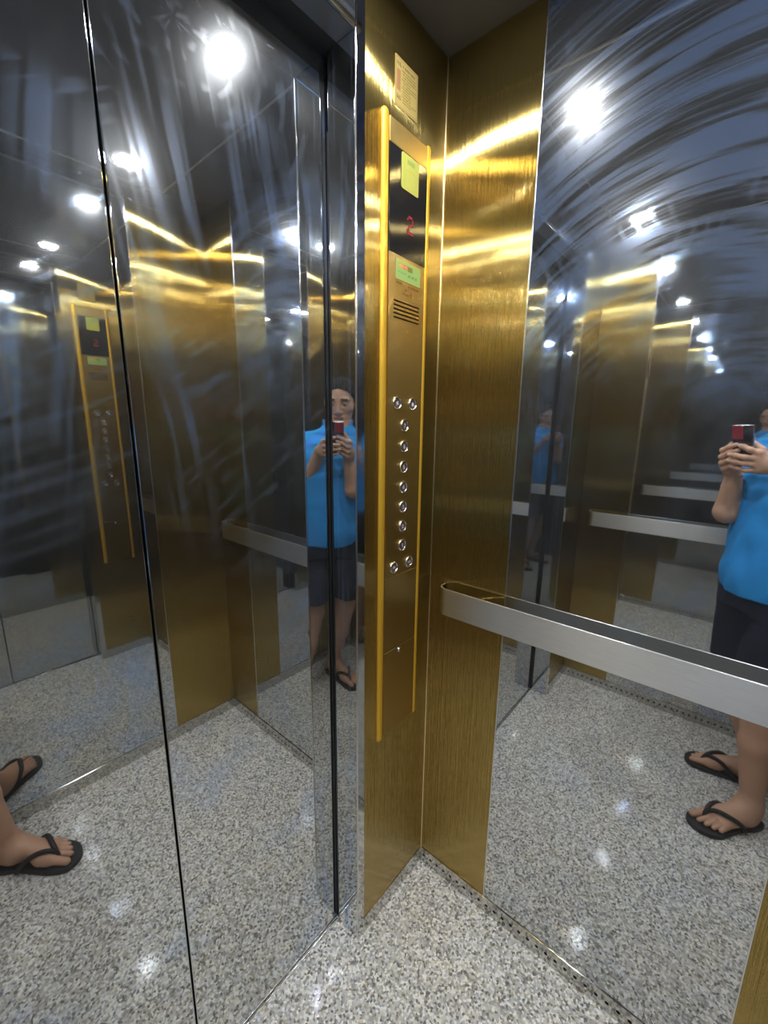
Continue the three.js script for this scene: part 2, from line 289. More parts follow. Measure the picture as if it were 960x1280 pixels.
const glassM = new THREE.MeshPhysicalMaterial({ color: new THREE.Color().setRGB(0.012, 0.012, 0.014), roughness: 0.06, specularIntensity: 1 });
const display = mesh('display', boxGeo(PX0, PX1, 1.7785, 1.9775, PZ - 0.007, PZ + 0.0005, 0.0006), glassM, cop);
// lit red digit 2, dot-matrix style
const ledM = new THREE.MeshStandardMaterial({ color: 0x300404, emissive: new THREE.Color().setRGB(1, 0.03, 0.06), emissiveIntensity: 0.022 });
{
  const rows = ['01110', '10001', '00001', '00110', '01000', '10000', '11111'], gs = [];
  rows.forEach((r, j) => [...r].forEach((c, i) => { if (c === '1') gs.push(boxGeo(cx(-0.1480) + i * 0.0046, cx(-0.1480) + i * 0.0046 + 0.0041, 1.8645 - j * 0.0052 - 0.0047, 1.8645 - j * 0.0052, PZ + 0.0006, PZ + 0.0011)); }));
  const led = mesh('display_digit', mergeGeometries(gs), ledM, cop); led.userData.label = 'red lit digit two';
}
// buttons
const glyphs = ['fan', 'bell', '7', '6', '5', '4', '3', '2', '1', 'open', 'close'];
const atlas = canvasTex(1024, 768, (c) => {
  c.fillStyle = '#51474a'; c.fillRect(0, 0, 1024, 768); c.fillStyle = '#e2d8d0'; c.strokeStyle = '#e2d8d0'; c.lineWidth = 12; c.textAlign = 'center'; c.textBaseline = 'middle';
  glyphs.forEach((g, k) => {
    const x = (k % 4) * 256 + 128, y = Math.floor(k / 4) * 256 + 128;
    if (g.length === 1) { c.font = 'bold 150px sans-serif'; c.fillText(g, x, y + 4); return; }
    if (g === 'bell') { c.beginPath(); c.arc(x, y - 5, 42, Math.PI, 0); c.lineTo(x + 54, y + 45); c.lineTo(x - 54, y + 45); c.closePath(); c.fill(); c.beginPath(); c.arc(x, y + 56, 13, 0, 7); c.fill(); }
    if (g === 'fan') for (let b = 0; b < 4; b++) { c.beginPath(); c.ellipse(x + 32 * Math.cos(b * 1.571 + 0.5), y + 32 * Math.sin(b * 1.571 + 0.5), 32, 17, b * 1.571 + 0.5, 0, 7); c.fill(); }
    const tri = (x0, dir) => { c.beginPath(); c.moveTo(x0, y - 42); c.lineTo(x0, y + 42); c.lineTo(x0 + dir * 44, y); c.closePath(); c.fill(); };
    if (g === 'open') { c.fillRect(x - 5, y - 52, 10, 104); tri(x - 16, -1); tri(x + 16, 1); }
    if (g === 'close') { c.fillRect(x - 5, y - 52, 10, 104); tri(x - 62, 1); tri(x + 62, -1); }
  });
});
const faceM = new THREE.MeshStandardMaterial({ map: atlas, metalness: 0.2, roughness: 0.45 });
const spots = [[-0.173, 1.468], [-0.114, 1.468], ...[0, 1, 2, 3, 4, 5, 6].map(k => [-0.1437, 1.4172 - k * 0.04935]), [-0.1755, 1.0695], [-0.1135, 1.0695]];
const ringGeo = new THREE.LatheGeometry([[0.0108, 0.0005], [0.0110, 0.0030], [0.0121, 0.0042], [0.0137, 0.0044], [0.0148, 0.0034], [0.0152, 0]].map(a => new THREE.Vector2(...a)), 28); ringGeo.rotateX(Math.PI / 2);
spots.forEach(([x, y], k) => {
  const b = new THREE.Group(); b.name = 'push_button'; b.position.set(cx(x), y, PZ); cop.add(b);
  mesh('button_ring', ringGeo, chromeM, b);
  const f = new THREE.CircleGeometry(0.0112, 24), uv = f.attributes.uv; for (let i = 0; i < uv.count; i++) uv.setXY(i, ((k % 4) + uv.getX(i)) / 4, 1 - (Math.floor(k / 4) + 1 - uv.getY(i)) / 3);
  f.translate(0, 0, 0.0022); mesh('button_face', f, faceM, b);
});
{ const g = new THREE.LatheGeometry([[0, 0.005], [0.003, 0.0046], [0.0055, 0.0032], [0.0062, 0]].map(a => new THREE.Vector2(...a)), 20); g.rotateX(Math.PI / 2); g.translate(cx(-0.147), 0.8325, PZ); mesh('key_lock', g, chromeM, cop).userData.label = 'small chrome key lock';
  const e = new THREE.CircleGeometry(0.0025, 3); e.rotateZ(Math.PI / 2); e.translate(cx(-0.147), 0.765, PZ + 0.0006); mesh('engraved_mark', e, chromeM, cop); }

// printed sheets and stickers; the print in the photograph is too blurred to spell out
function printTex(w, h, bg, draw) { return canvasTex(w, h, (c) => { c.fillStyle = bg; c.fillRect(0, 0, w, h); draw(c); }); }
function textRow(c, x, y, w, h, col) { c.fillStyle = col; let p = x; while (p < x + w) { const l = h * (0.5 + 1.6 * rnd()); let q = p; while (q < p + l && q < x + w) { c.fillRect(q, y + h * 0.15 * rnd(), h * 0.16, h * (0.6 + 0.3 * rnd())); if (rnd() < 0.6) c.fillRect(q, y + h * (0.2 + 0.6 * rnd()), h * 0.4, h * 0.13); q += h * 0.42; } p += l + h * 0.5; } }
function sheet(name, x0, x1, y0, y1, z, tex, label, category, round = 0.002) {
  const w = x1 - x0, h = y1 - y0, s = new THREE.Shape(); s.moveTo(-w / 2 + round, -h / 2); s.lineTo(w / 2 - round, -h / 2); s.quadraticCurveTo(w / 2, -h / 2, w / 2, -h / 2 + round); s.lineTo(w / 2, h / 2 - round); s.quadraticCurveTo(w / 2, h / 2, w / 2 - round, h / 2); s.lineTo(-w / 2 + round, h / 2); s.quadraticCurveTo(-w / 2, h / 2, -w / 2, h / 2 - round); s.lineTo(-w / 2, -h / 2 + round); s.quadraticCurveTo(-w / 2, -h / 2, -w / 2 + round, -h / 2);
  const g = new THREE.ExtrudeGeometry(s, { depth: 0.0005, bevelEnabled: false }), p = g.attributes.position, uv = g.attributes.uv; for (let i = 0; i < p.count; i++) uv.setXY(i, p.getX(i) / w + 0.5, p.getY(i) / h + 0.5);
  const m = mesh(name, g, new THREE.MeshPhysicalMaterial({ map: tex, roughness: 0.9, specularIntensity: 0.15 })); m.position.set((x0 + x1) / 2, (y0 + y1) / 2, z); m.userData = { label, category }; return m;
}
sheet('notice_sheet', -0.1885, -0.1130, 2.0525, 2.1380, 0.0004, printTex(512, 600, '#94804a', c => {
  c.strokeStyle = '#7d6148'; c.lineWidth = 8; c.strokeRect(22, 22, 468, 556); c.fillStyle = '#86603f'; c.fillRect(40, 150, 80, 250);
  c.fillStyle = '#7d6f3c'; textRow(c, 46, 50, 70, 70, '#3d351c'); textRow(c, 46, 450, 70, 70, '#3d351c');
  textRow(c, 165, 60, 270, 34, '#1c180a'); for (let k = 0; k < 12; k++) textRow(c, 150 + (k % 3 === 0 ? 0 : 22), 120 + k * 34, 300 - 110 * (rnd() < 0.4), 20, '#2a240f');
}), 'cream printed notice stuck on the gold wall above the control panel', 'notice');
sheet('yellow_label', -0.1715, -0.1110, 1.9085, 1.9755, PZ + 0.0012, printTex(400, 440, '#a9a650', c => { c.fillStyle = '#9ca246'; c.fillRect(60, 0, 20, 400); c.fillStyle = '#8b954c'; c.fillRect(130, 50, 170, 60); c.strokeStyle = '#9a9840'; c.lineWidth = 6; c.strokeRect(100, 190, 220, 210); }), 'pale yellow label stuck on the black display glass', 'label', 0.006);
sheet('green_sticker', -0.1850, -0.0950, 1.7300, 1.7705, PZ + 0.0004, printTex(512, 240, '#9aa85e', c => {
  c.fillStyle = '#92ab60'; c.fillRect(16, 60, 480, 150); c.fillStyle = '#c98f4a'; c.fillRect(60, 36, 90, 52); c.fillStyle = '#c76a58'; c.fillRect(150, 40, 90, 52); c.fillStyle = '#7c7a38'; c.fillRect(240, 40, 100, 62);
  textRow(c, 66, 44, 160, 40, '#d7b268'); textRow(c, 250, 136, 200, 44, '#44684a'); textRow(c, 40, 130, 170, 26, '#588d66');
}), 'pale green sticker with orange mark above the speaker slots', 'sticker');
{ // small rust-coloured print on the plate between sticker and slots
  const t = printTex(512, 180, '#ffffff', c => { c.clearRect(0, 0, 512, 180); for (let k = 0; k < 2; k++) { textRow(c, 16, 6, 120, 38, '#6a3c10'); textRow(c, 262, 16, 225, 38, '#7c3608'); textRow(c, 190, 74, 40, 32, '#6e4610'); textRow(c, 140, 130, 140, 34, '#744008'); } c.font = 'bold 100px sans-serif'; c.fillStyle = '#7c3f0a'; c.fillText('6', 300, 168); });
  const g = new THREE.PlaneGeometry(0.09, 0.028); g.translate(cx(-0.140), 1.7135, PZ + 0.0004); const m = mesh('printed_text', g, new THREE.MeshStandardMaterial({ map: t, transparent: true, roughness: 0.5 }), cop); m.castShadow = false;
}

// ------------------------------------------------------------------ signed-distance modelling for the person
const V = (x, y, z) => new THREE.Vector3(x, y, z);
const smin = (a, b, k) => { const h = Math.max(k - Math.abs(a - b), 0) / k; return Math.min(a, b) - h * h * k * 0.25; };
function cap(x, y, z, a, b, ra, rb) { const bx = b.x - a.x, by = b.y - a.y, bz = b.z - a.z, px = x - a.x, py = y - a.y, pz = z - a.z; const t = clamp((px * bx + py * by + pz * bz) / (bx * bx + by * by + bz * bz + 1e-12)); return Math.hypot(px - bx * t, py - by * t, pz - bz * t) - (ra + (rb - ra) * t); }
const capsule = (a, b, ra, rb = ra) => (x, y, z) => cap(x, y, z, a, b, ra, rb);
const blend = (k, ...fs) => (x, y, z) => { let d = fs[0](x, y, z); for (let i = 1; i < fs.length; i++) d = smin(d, fs[i](x, y, z), k); return d; };
// surface nets
function netGeo(f, lo, hi, cell, colorAt) {
  const n = [0, 1, 2].map(k => Math.ceil((hi[k] - lo[k]) / cell) + 1), [nx, ny, nz] = n, F = new Float32Array(nx * ny * nz);
  for (let k = 0, o = 0; k < nz; k++) for (let j = 0; j < ny; j++) for (let i = 0; i < nx; i++, o++) F[o] = f(lo[0] + i * cell, lo[1] + j * cell, lo[2] + k * cell);
  const id = new Int32Array(nx * ny * nz).fill(-1), P = [], I = [], at = (i, j, k) => i + nx * (j + ny * k);
  for (let k = 0; k < nz - 1; k++) for (let j = 0; j < ny - 1; j++) for (let i = 0; i < nx - 1; i++) {
    let c = 0, sx = 0, sy = 0, sz = 0; const v = [];
    for (let q = 0; q < 8; q++) v.push(F[at(i + (q & 1), j + ((q >> 1) & 1), k + (q >> 2))]);
    for (let q = 0; q < 8; q++) for (let b = 0; b < 3; b++) { const w = q | (1 << b); if (w === q || (v[q] < 0) === (v[w] < 0)) continue; const t = v[q] / (v[q] - v[w]); sx += (q & 1) + (b === 0 ? t : 0); sy += ((q >> 1) & 1) + (b === 1 ? t : 0); sz += (q >> 2) + (b === 2 ? t : 0); c++; }
    if (c) { id[at(i, j, k)] = P.length / 3; P.push(lo[0] + (i + sx / c) * cell, lo[1] + (j + sy / c) * cell, lo[2] + (k + sz / c) * cell); }
  }
  const quad = (a, b, c, d, flip) => { if (a < 0 || b < 0 || c < 0 || d < 0) return; flip ? I.push(a, c, b, a, d, c) : I.push(a, b, c, a, c, d); };
  for (let k = 1; k < nz - 1; k++) for (let j = 1; j < ny - 1; j++) for (let i = 1; i < nx - 1; i++) {
    const s = F[at(i, j, k)] < 0;
    if (s !== F[at(i + 1, j, k)] < 0) quad(id[at(i, j - 1, k - 1)], id[at(i, j, k - 1)], id[at(i, j, k)], id[at(i, j - 1, k)], !s);
    if (s !== F[at(i, j + 1, k)] < 0) quad(id[at(i - 1, j, k - 1)], id[at(i - 1, j, k)], id[at(i, j, k)], id[at(i, j, k - 1)], !s);
    if (s !== F[at(i, j, k + 1)] < 0) quad(id[at(i - 1, j - 1, k)], id[at(i, j - 1, k)], id[at(i, j, k)], id[at(i - 1, j, k)], !s);
  }
  const g = new THREE.BufferGeometry(), N = new Float32Array(P.length), C = new Float32Array(P.length), e = cell * 0.5;
  for (let q = 0; q < P.length; q += 3) { const [x, y, z] = [P[q], P[q + 1], P[q + 2]]; let a = f(x + e, y, z) - f(x - e, y, z), b = f(x, y + e, z) - f(x, y - e, z), c = f(x, y, z + e) - f(x, y, z - e); const l = Math.hypot(a, b, c) || 1; N[q] = a / l; N[q + 1] = b / l; N[q + 2] = c / l; const col = colorAt ? colorAt(x, y, z) : [1, 1, 1]; C.set(col, q); }
  g.setAttribute('position', new THREE.Float32BufferAttribute(P, 3)); g.setAttribute('normal', new THREE.BufferAttribute(N, 3)); if (colorAt) g.setAttribute('color', new THREE.BufferAttribute(C, 3)); g.setIndex(I); return g;
}

// ------------------------------------------------------------------ the phone, lens at the viewpoint
const PH = (r, u, f) => EYE.clone().addScaledVector(RGT, r).addScaledVector(UPV, u).addScaledVector(FWD, f);
{
  const g = group('smartphone', { label: 'dark smartphone with red upper back held in both hands', category: 'phone' });
  g.position.copy(PH(0, 0, -0.0075)); g.quaternion.setFromRotationMatrix(new THREE.Matrix4().makeBasis(RGT, UPV, FWD.clone().negate()));
  const T = 0.009, darkM = new THREE.MeshPhysicalMaterial({ color: new THREE.Color().setRGB(0.012, 0.013, 0.018), roughness: 0.12, clearcoat: 0.5 });
  const redM = new THREE.MeshPhysicalMaterial({ color: new THREE.Color().setRGB(0.33, 0.03, 0.045), roughness: 0.3, clearcoat: 0.4 });
  const frameM = new THREE.MeshStandardMaterial({ color: new THREE.Color().setRGB(0.7, 0.7, 0.72), metalness: 1, roughness: 0.22 });
  mesh('frame', boxGeo(-0.067, 0.0065, -0.132, 0.0155, -0.0005, T - 0.001, 0.0035), frameM, g);   // local -z faces forward
  mesh('back_panel', boxGeo(-0.0656, 0.0052, -0.1306, 0.0141, -0.0012, 0.002, 0.001), darkM, g);
  mesh('red_panel', boxGeo(-0.0650, -0.0265, -0.034, 0.0133, -0.0018, -0.0010, 0.0003), redM, g);
  mesh('camera_bump', boxGeo(-0.0255, 0.0048, -0.024, 0.013, -0.0024, -0.0010, 0.0006), darkM, g);
  for (const [x, y] of [[-0.001, 0.0005], [-0.002, -0.0145], [-0.0165, -0.007]]) { const r = new THREE.TorusGeometry(0.0050, 0.0006, 8, 20); r.translate(x, y, -0.0026); mesh('lens_ring', r, frameM, g); }
  mesh('screen', boxGeo(-0.0650, 0.0045, -0.1295, 0.013, T - 0.0012, T - 0.0006), darkM, g);
}

// ------------------------------------------------------------------ the person taking the photograph
const person = group('person', { label: 'person in blue polo shirt, navy shorts and black flip-flops holding phone', category: 'person' });
{
  const skinM = new THREE.MeshPhysicalMaterial({ vertexColors: true, roughness: 0.55 });
  const shirtM = new THREE.MeshPhysicalMaterial({ color: new THREE.Color().setRGB(0.018, 0.32, 0.80), roughness: 0.85, sheen: 0.2 });
  const collarM = shirtM.clone(); collarM.side = THREE.DoubleSide;
  const shortsM = new THREE.MeshStandardMaterial({ color: new THREE.Color().setRGB(0.008, 0.011, 0.028), roughness: 0.85 });
  const flopM = new THREE.MeshStandardMaterial({ color: new THREE.Color().setRGB(0.016, 0.016, 0.019), roughness: 0.6 });
  const hairM = new THREE.MeshPhysicalMaterial({ color: new THREE.Color().setRGB(0.008, 0.007, 0.007), roughness: 0.7, specularIntensity: 0.25 });
  const whiteM = new THREE.MeshStandardMaterial({ color: new THREE.Color().setRGB(0.75, 0.75, 0.75), roughness: 0.8 });
  const skin = [0.60, 0.345, 0.225];
  // trunk: elliptical sections [y, centre x, centre z, half width, half depth]; facing along g
  const fa = V(0.72, 0, -0.694), ra = V(0.694, 0, 0.72);
  const SEC = [[0.78, -1.062, 0.786, 0.150, 0.105], [0.90, -1.070, 0.786, 0.166, 0.118], [1.02, -1.088, 0.784, 0.158, 0.118], [1.15, -1.110, 0.782, 0.166, 0.122], [1.25, -1.126, 0.784, 0.174, 0.118], [1.32, -1.138, 0.788, 0.158, 0.098], [1.375, -1.146, 0.790, 0.105, 0.072], [1.42, -1.150, 0.790, 0.060, 0.058]];
  function trunk(x, y, z, grow = 0) {
    let k = 0; while (k < SEC.length - 2 && y > SEC[k + 1][0]) k++;
    const t = smooth(clamp((y - SEC[k][0]) / (SEC[k + 1][0] - SEC[k][0]))), q = SEC[k].map((v, i) => v + (SEC[k + 1][i] - v) * t);
    const dx = x - q[1], dz = z - q[2], s = dx * ra.x + dz * ra.z, f = dx * fa.x + dz * fa.z, a = q[3] + grow, b = q[4] + grow;
    const m = Math.hypot(s / a, f / b), side = (m - 1) * Math.min(a, b) * (m > 1 ? 1 : 1);
    return Math.max(side, SEC[0][0] - grow - y, y - 1.43 - grow);
  }
  const shR = V(-1.034, 1.322, 0.897), elR = V(-0.990, 1.085, 0.868), wrR = PH(0.052, -0.132, -0.047);
  const shL = V(-1.240, 1.322, 0.700), elL = V(-1.085, 1.110, 0.612), wrL = PH(-0.086, -0.172, -0.034);
  const hipR = V(-1.005, 0.83, 0.850), knR = V(-0.972, 0.46, 0.800), anR = V(-0.896, 0.085, 0.828);
  const hipL = V(-1.130, 0.83, 0.735), knL = V(-1.136, 0.46, 0.735), anL = V(-1.138, 0.085, 0.842);
  const neck = capsule(V(-1.150, 1.37, 0.790), V(-1.158, 1.47, 0.785), 0.058, 0.052);
  const limbs = [[shR, elR, 0.050, 0.040], [elR, wrR, 0.041, 0.027], [shL, elL, 0.050, 0.040], [elL, wrL, 0.041, 0.027], [hipR, knR, 0.082, 0.055], [hipL, knL, 0.082, 0.055], [knR, anR.clone().lerp(knR, 0.55), 0.053, 0.051], [anR.clone().lerp(knR, 0.55), anR, 0.051, 0.033], [knL, anL.clone().lerp(knL, 0.55), 0.053, 0.051], [anL.clone().lerp(knL, 0.55), anL, 0.051, 0.033]];
  const calf = (k, a) => { const c = a.clone().lerp(k, 0.68).addScaledVector(fa, -0.022); return capsule(c, a.clone().lerp(k, 0.5).addScaledVector(fa, -0.014), 0.044, 0.036); };
  const cR = calf(knR, anR), cL = calf(knL, anL);
  const bodyF = (x, y, z) => { let d = smin(trunk(x, y, z), neck(x, y, z), 0.05); for (const [a, b, p, q] of limbs) d = smin(d, cap(x, y, z, a, b, p, q), 0.018); return smin(smin(d, cR(x, y, z), 0.02), cL(x, y, z), 0.02); };
  const parts = [netGeo(bodyF, [-1.36, 0.27, 0.50], [-0.78, 1.50, 0.99], 0.009, () => skin)];

  // head
  const hc = V(-1.166, 1.535, 0.780), hf = V(0.78, -0.28, -0.56).normalize(), hr = V(0.58, 0, 0.81).normalize().negate().negate(), hu = new THREE.Vector3().crossVectors(hr, hf).normalize();
  const HR = new THREE.Vector3().crossVectors(hf, hu).normalize();
  const hl = (x, y, z) => { const p = [x - hc.x, y - hc.y, z - hc.z]; return [p[0] * HR.x + p[1] * HR.y + p[2] * HR.z, p[0] * hu.x + p[1] * hu.y + p[2] * hu.z, p[0] * hf.x + p[1] * hf.y + p[2] * hf.z]; };
  const ell = (s, u, f, cs, cu, cf, a, b, c) => (Math.hypot((s - cs) / a, (u - cu) / b, (f - cf) / c) - 1) * Math.min(a, b, c);
  const headL = (s, u, f) => {
    const q = Math.abs(s);
    let d = ell(s, u, f, 0, 0.030, -0.012, 0.074, 0.080, 0.093);
    d = smin(d, ell(s, u, f, 0, -0.035, 0.022, 0.056, 0.072, 0.062), 0.04);
    d = smin(d, ell(s, u, f, 0, -0.088, 0.050, 0.030, 0.022, 0.028), 0.03);
    d = smin(d, ell(q, u, f, 0.048, -0.022, 0.048, 0.020, 0.020, 0.020), 0.02);            // cheekbones
    d = smin(d, ell(q, u, f, 0.028, 0.026, 0.072, 0.028, 0.008, 0.010), 0.014);             // brow
    d = -smin(-d, ell(q, u, f, 0.031, 0.004, 0.092, 0.017, 0.011, 0.016), 0.012);           // eye sockets
    d = smin(d, ell(q, u, f, 0.031, 0.004, 0.070, 0.013, 0.011, 0.012), 0.004);             // eyes
    d = smin(d, cap(s, u, f, V(0, 0.012, 0.080), V(0, -0.030, 0.097), 0.008, 0.012), 0.012); // nose
    d = smin(d, ell(q, u, f, 0.011, -0.035, 0.088, 0.009, 0.008, 0.010), 0.006);
    d = smin(d, ell(s, u, f, 0, -0.059, 0.080, 0.022, 0.0055, 0.009), 0.006);               // lips
    d = smin(d, ell(s, u, f, 0, -0.070, 0.078, 0.018, 0.006, 0.009), 0.006);
    d = smin(d, ell(q, u, f, 0.078, -0.008, -0.006, 0.010, 0.032, 0.018), 0.008);           // ears
    return d;
  };
  const headF = (x, y, z) => { const [s, u, f] = hl(x, y, z); return smin(headL(s, u, f), cap(x, y, z, V(-1.150, 1.37, 0.790), V(-1.158, 1.47, 0.785), 0.058, 0.052), 0.03); };
  const faceC = (x, y, z) => {
    const [s, u, f] = hl(x, y, z), q = Math.abs(s);
    if (f > 0.06 && Math.hypot((q - 0.031) / 0.0115, (u - 0.004) / 0.0042) < 1) return Math.hypot(q - 0.031, u - 0.004) < 0.0060 ? [0.02, 0.012, 0.01] : [0.45, 0.40, 0.37];
    if (f > 0.05 && Math.abs(u - 0.029 + q * 0.06) < 0.0045 && q > 0.014 && q < 0.048) return [0.03, 0.02, 0.016];
    if (f > 0.06 && Math.abs(u + 0.064) < 0.011 && q < 0.023) return Math.abs(u + 0.0645) < 0.0018 ? [0.16, 0.06, 0.05] : [0.40, 0.15, 0.11];
    return skin;
  };
  parts.push(netGeo(headF, [hc.x - 0.13, 1.40, hc.z - 0.13], [hc.x + 0.13, hc.y + 0.13, hc.z + 0.13], 0.0035, faceC));

  // hands round the phone (phone frame: r right, u up, f forward)
  const fit = a => [a[0] - 0.008, -0.072 + (a[1] + 0.072) * 1.28, a[2]];
  function hand(sideSign, palmPts, fingers, thumb, wrist) {
    palmPts = palmPts.map(a => [fit(a[0]), fit(a[1]), a[2] * 1.08, a[3] * 1.08]); for (const c of [...fingers, thumb]) { c.pts = c.pts.map(fit); c.r *= 1.12; }
    const fs = [];
    for (const [a, b, p, q] of palmPts) fs.push(capsule(PH(...a), PH(...b), p, q));
    fs.push(capsule(PH(...palmPts[0][0]), wrist, 0.024, 0.0275));
    const palm = blend(0.02, ...fs), chains = [...fingers, thumb].map(c => { const s = []; for (let k = 0; k < c.pts.length - 1; k++) s.push(capsule(PH(...c.pts[k]), PH(...c.pts[k + 1]), c.r * (1 - 0.09 * k), c.r * (1 - 0.09 * (k + 1)))); return blend(0.006, ...s); });
    const tips = [...fingers, thumb].map(c => [PH(...c.pts[c.pts.length - 1]), c.nail ? PH(...c.pts[c.pts.length - 1]).addScaledVector(FWD, 0.006) : null]);
    const f = (x, y, z) => { let d = palm(x, y, z), e = 1; for (const c of chains) e = Math.min(e, c(x, y, z)); return smin(d, e, 0.008); };
    const colr = (x, y, z) => { for (const [t] of tips) if (Math.hypot(x - t.x, y - t.y, z - t.z) < 0.0105) return [0.68, 0.42, 0.32]; return skin; };
    const all = [...palmPts.flatMap(a => [a[0], a[1]]), ...fingers.flatMap(c => c.pts), ...thumb.pts].map(a => PH(...a)).concat([wrist]), b = new THREE.Box3().setFromPoints(all).expandByScalar(0.032);
    parts.push(netGeo(f, b.min.toArray(), b.max.toArray(), 0.003, colr));
  }
  // the hand on the phone's left edge: fingers come round its back, climbing towards the middle
  hand(-1, [[[-0.080, -0.118, -0.020], [-0.084, -0.078, -0.010], 0.019, 0.014], [[-0.080, -0.118, -0.020], [-0.082, -0.106, -0.006], 0.019, 0.013], [[-0.078, -0.120, -0.018], [-0.074, -0.130, -0.006], 0.018, 0.012]],
    [{ pts: [[-0.084, -0.078, -0.008], [-0.078, -0.072, 0.011], [-0.056, -0.062, 0.008], [-0.034, -0.056, 0.003]], r: 0.0092 }, { pts: [[-0.085, -0.094, -0.006], [-0.080, -0.090, 0.014], [-0.054, -0.078, 0.010], [-0.028, -0.072, 0.003]], r: 0.0095 }, { pts: [[-0.084, -0.110, -0.006], [-0.080, -0.108, 0.014], [-0.052, -0.097, 0.010], [-0.028, -0.090, 0.003]], r: 0.0090 }, { pts: [[-0.080, -0.126, -0.008], [-0.076, -0.126, 0.010], [-0.050, -0.116, 0.008], [-0.030, -0.108, 0.002]], r: 0.0080 }],
    { pts: [[-0.082, -0.100, -0.022], [-0.074, -0.070, -0.031], [-0.054, -0.046, -0.0275]], r: 0.0105 }, wrL);
  // the hand on the right edge: long fingers laid over the other hand
  hand(1, [[[0.042, -0.112, -0.026], [0.036, -0.080, -0.008], 0.021, 0.015], [[0.042, -0.112, -0.026], [0.034, -0.102, -0.004], 0.020, 0.014], [[0.044, -0.114, -0.024], [0.036, -0.122, -0.004], 0.019, 0.013]],
    [{ pts: [[0.036, -0.076, -0.004], [0.022, -0.067, 0.011], [-0.002, -0.060, 0.008], [-0.020, -0.058, 0.003]], r: 0.0090 }, { pts: [[0.036, -0.092, 0.000], [0.016, -0.086, 0.024], [-0.014, -0.081, 0.028], [-0.040, -0.080, 0.026]], r: 0.0092 }, { pts: [[0.034, -0.108, 0.000], [0.014, -0.103, 0.024], [-0.014, -0.098, 0.029], [-0.042, -0.096, 0.028]], r: 0.0090 }, { pts: [[0.032, -0.124, -0.002], [0.014, -0.122, 0.020], [-0.008, -0.117, 0.026], [-0.034, -0.113, 0.026]], r: 0.0078 }],
    { pts: [[0.040, -0.100, -0.028], [0.024, -0.074, -0.034], [0.000, -0.056, -0.0275]], r: 0.0105 }, wrR);

  // feet and flip-flops
  function foot(heel, dir, out, ankle, knee, calfF) { // out = +1: little toe on the right of dir
    const fw = dir.clone().normalize(), sd = V(-fw.z, 0, fw.x).multiplyScalar(out);
    const Q = (f, s, y) => V(heel.x + fw.x * f + sd.x * s, y, heel.z + fw.z * f + sd.z * s);
    const core = blend(0.03, capsule(Q(0.030, 0, 0.052), Q(0.05, 0, 0.046), 0.032, 0.030), capsule(ankle, Q(0.055, 0, 0.060), 0.028, 0.030), capsule(Q(0.06, 0, 0.066), Q(0.165, -0.008, 0.040), 0.032, 0.020), capsule(Q(0.06, 0.012, 0.042), Q(0.160, 0.028, 0.034), 0.026, 0.016), capsule(Q(0.150, -0.022, 0.037), Q(0.172, -0.024, 0.035), 0.021, 0.018));
    const toes = [[0.172, -0.027, 0.228, -0.030, 0.0135, 0.0115], [0.176, -0.005, 0.226, -0.004, 0.0092, 0.0082], [0.172, 0.010, 0.214, 0.014, 0.0088, 0.0078], [0.165, 0.024, 0.200, 0.030, 0.0084, 0.0074], [0.155, 0.036, 0.184, 0.043, 0.0082, 0.0072]].map(a => capsule(Q(a[0], a[1], 0.034), Q(a[2], a[3], 0.0265), a[4], a[5]));
    const shin = ankle.clone().lerp(knee, 0.55), leg = (x, y, z) => smin(smin(cap(x, y, z, shin, ankle, 0.051, 0.033), cap(x, y, z, knee, shin, 0.053, 0.051), 0.018), calfF(x, y, z), 0.02);
    const f = (x, y, z) => { let d = smin(core(x, y, z), leg(x, y, z), 0.025), e = 1; for (const t of toes) e = Math.min(e, t(x, y, z)); return Math.max(smin(d, e, 0.010), 0.0175 - y); };
    const b = new THREE.Box3().setFromPoints([Q(-0.02, -0.06, 0.01), Q(0.26, 0.07, 0.16), Q(-0.02, 0.06, 0.01), Q(0.26, -0.06, 0.01), ankle.clone().lerp(knee, 0.56).add(V(0.07, 0, 0.07)), ankle.clone().lerp(knee, 0.56).sub(V(0.07, 0, 0.07))]); b.max.y = 0.292;
    parts.push(netGeo(f, b.min.toArray(), b.max.toArray(), 0.0032, () => skin));
    // sandal
    const g = new THREE.Group(); g.name = 'flip_flop'; person.add(g);
    const o = [[-0.010, 0], [-0.004, 0.026], [0.03, 0.038], [0.09, 0.036], [0.15, 0.046], [0.19, 0.052], [0.225, 0.040], [0.250, 0.010], [0.252, -0.020], [0.235, -0.044], [0.19, -0.050], [0.13, -0.042], [0.08, -0.034], [0.03, -0.036], [-0.004, -0.026]];
    const curve = new THREE.CatmullRomCurve3(o.map(a => V(a[0], a[1] * out, 0)), true), sh = new THREE.Shape(curve.getPoints(70).map(p => new THREE.Vector2(p.x, p.y)));
    const sg = new THREE.ExtrudeGeometry(sh, { depth: 0.013, bevelEnabled: true, bevelThickness: 0.002, bevelSize: 0.002, bevelSegments: 2 }); // x fwd, y right, z thickness
    const right = V(-fw.z, 0, fw.x);
    sg.applyMatrix4(new THREE.Matrix4().makeBasis(fw, right, V(0, out > 0 ? -1 : -1, 0)).setPosition(heel.x, 0.0155, heel.z)); mesh('sole', sg, flopM, g);
    for (const s of [-1, 1]) {
      const c = new THREE.CatmullRomCurve3([Q(0.196, -0.016, 0.022), Q(0.192, -0.015, 0.046), Q(0.172, -0.012 + s * 0.012, 0.066), Q(0.135, s * 0.034, 0.062), Q(0.105, s * 0.044, 0.040), Q(0.085, s * 0.042, 0.014)]);
      const tg = new THREE.TubeGeometry(c, 30, 0.0075, 8); mesh('strap', tg, flopM, g);
    }
  }
  foot(V(-0.922, 0, 0.852), V(0.72, 0, -0.69), 1, anR, knR, cR);
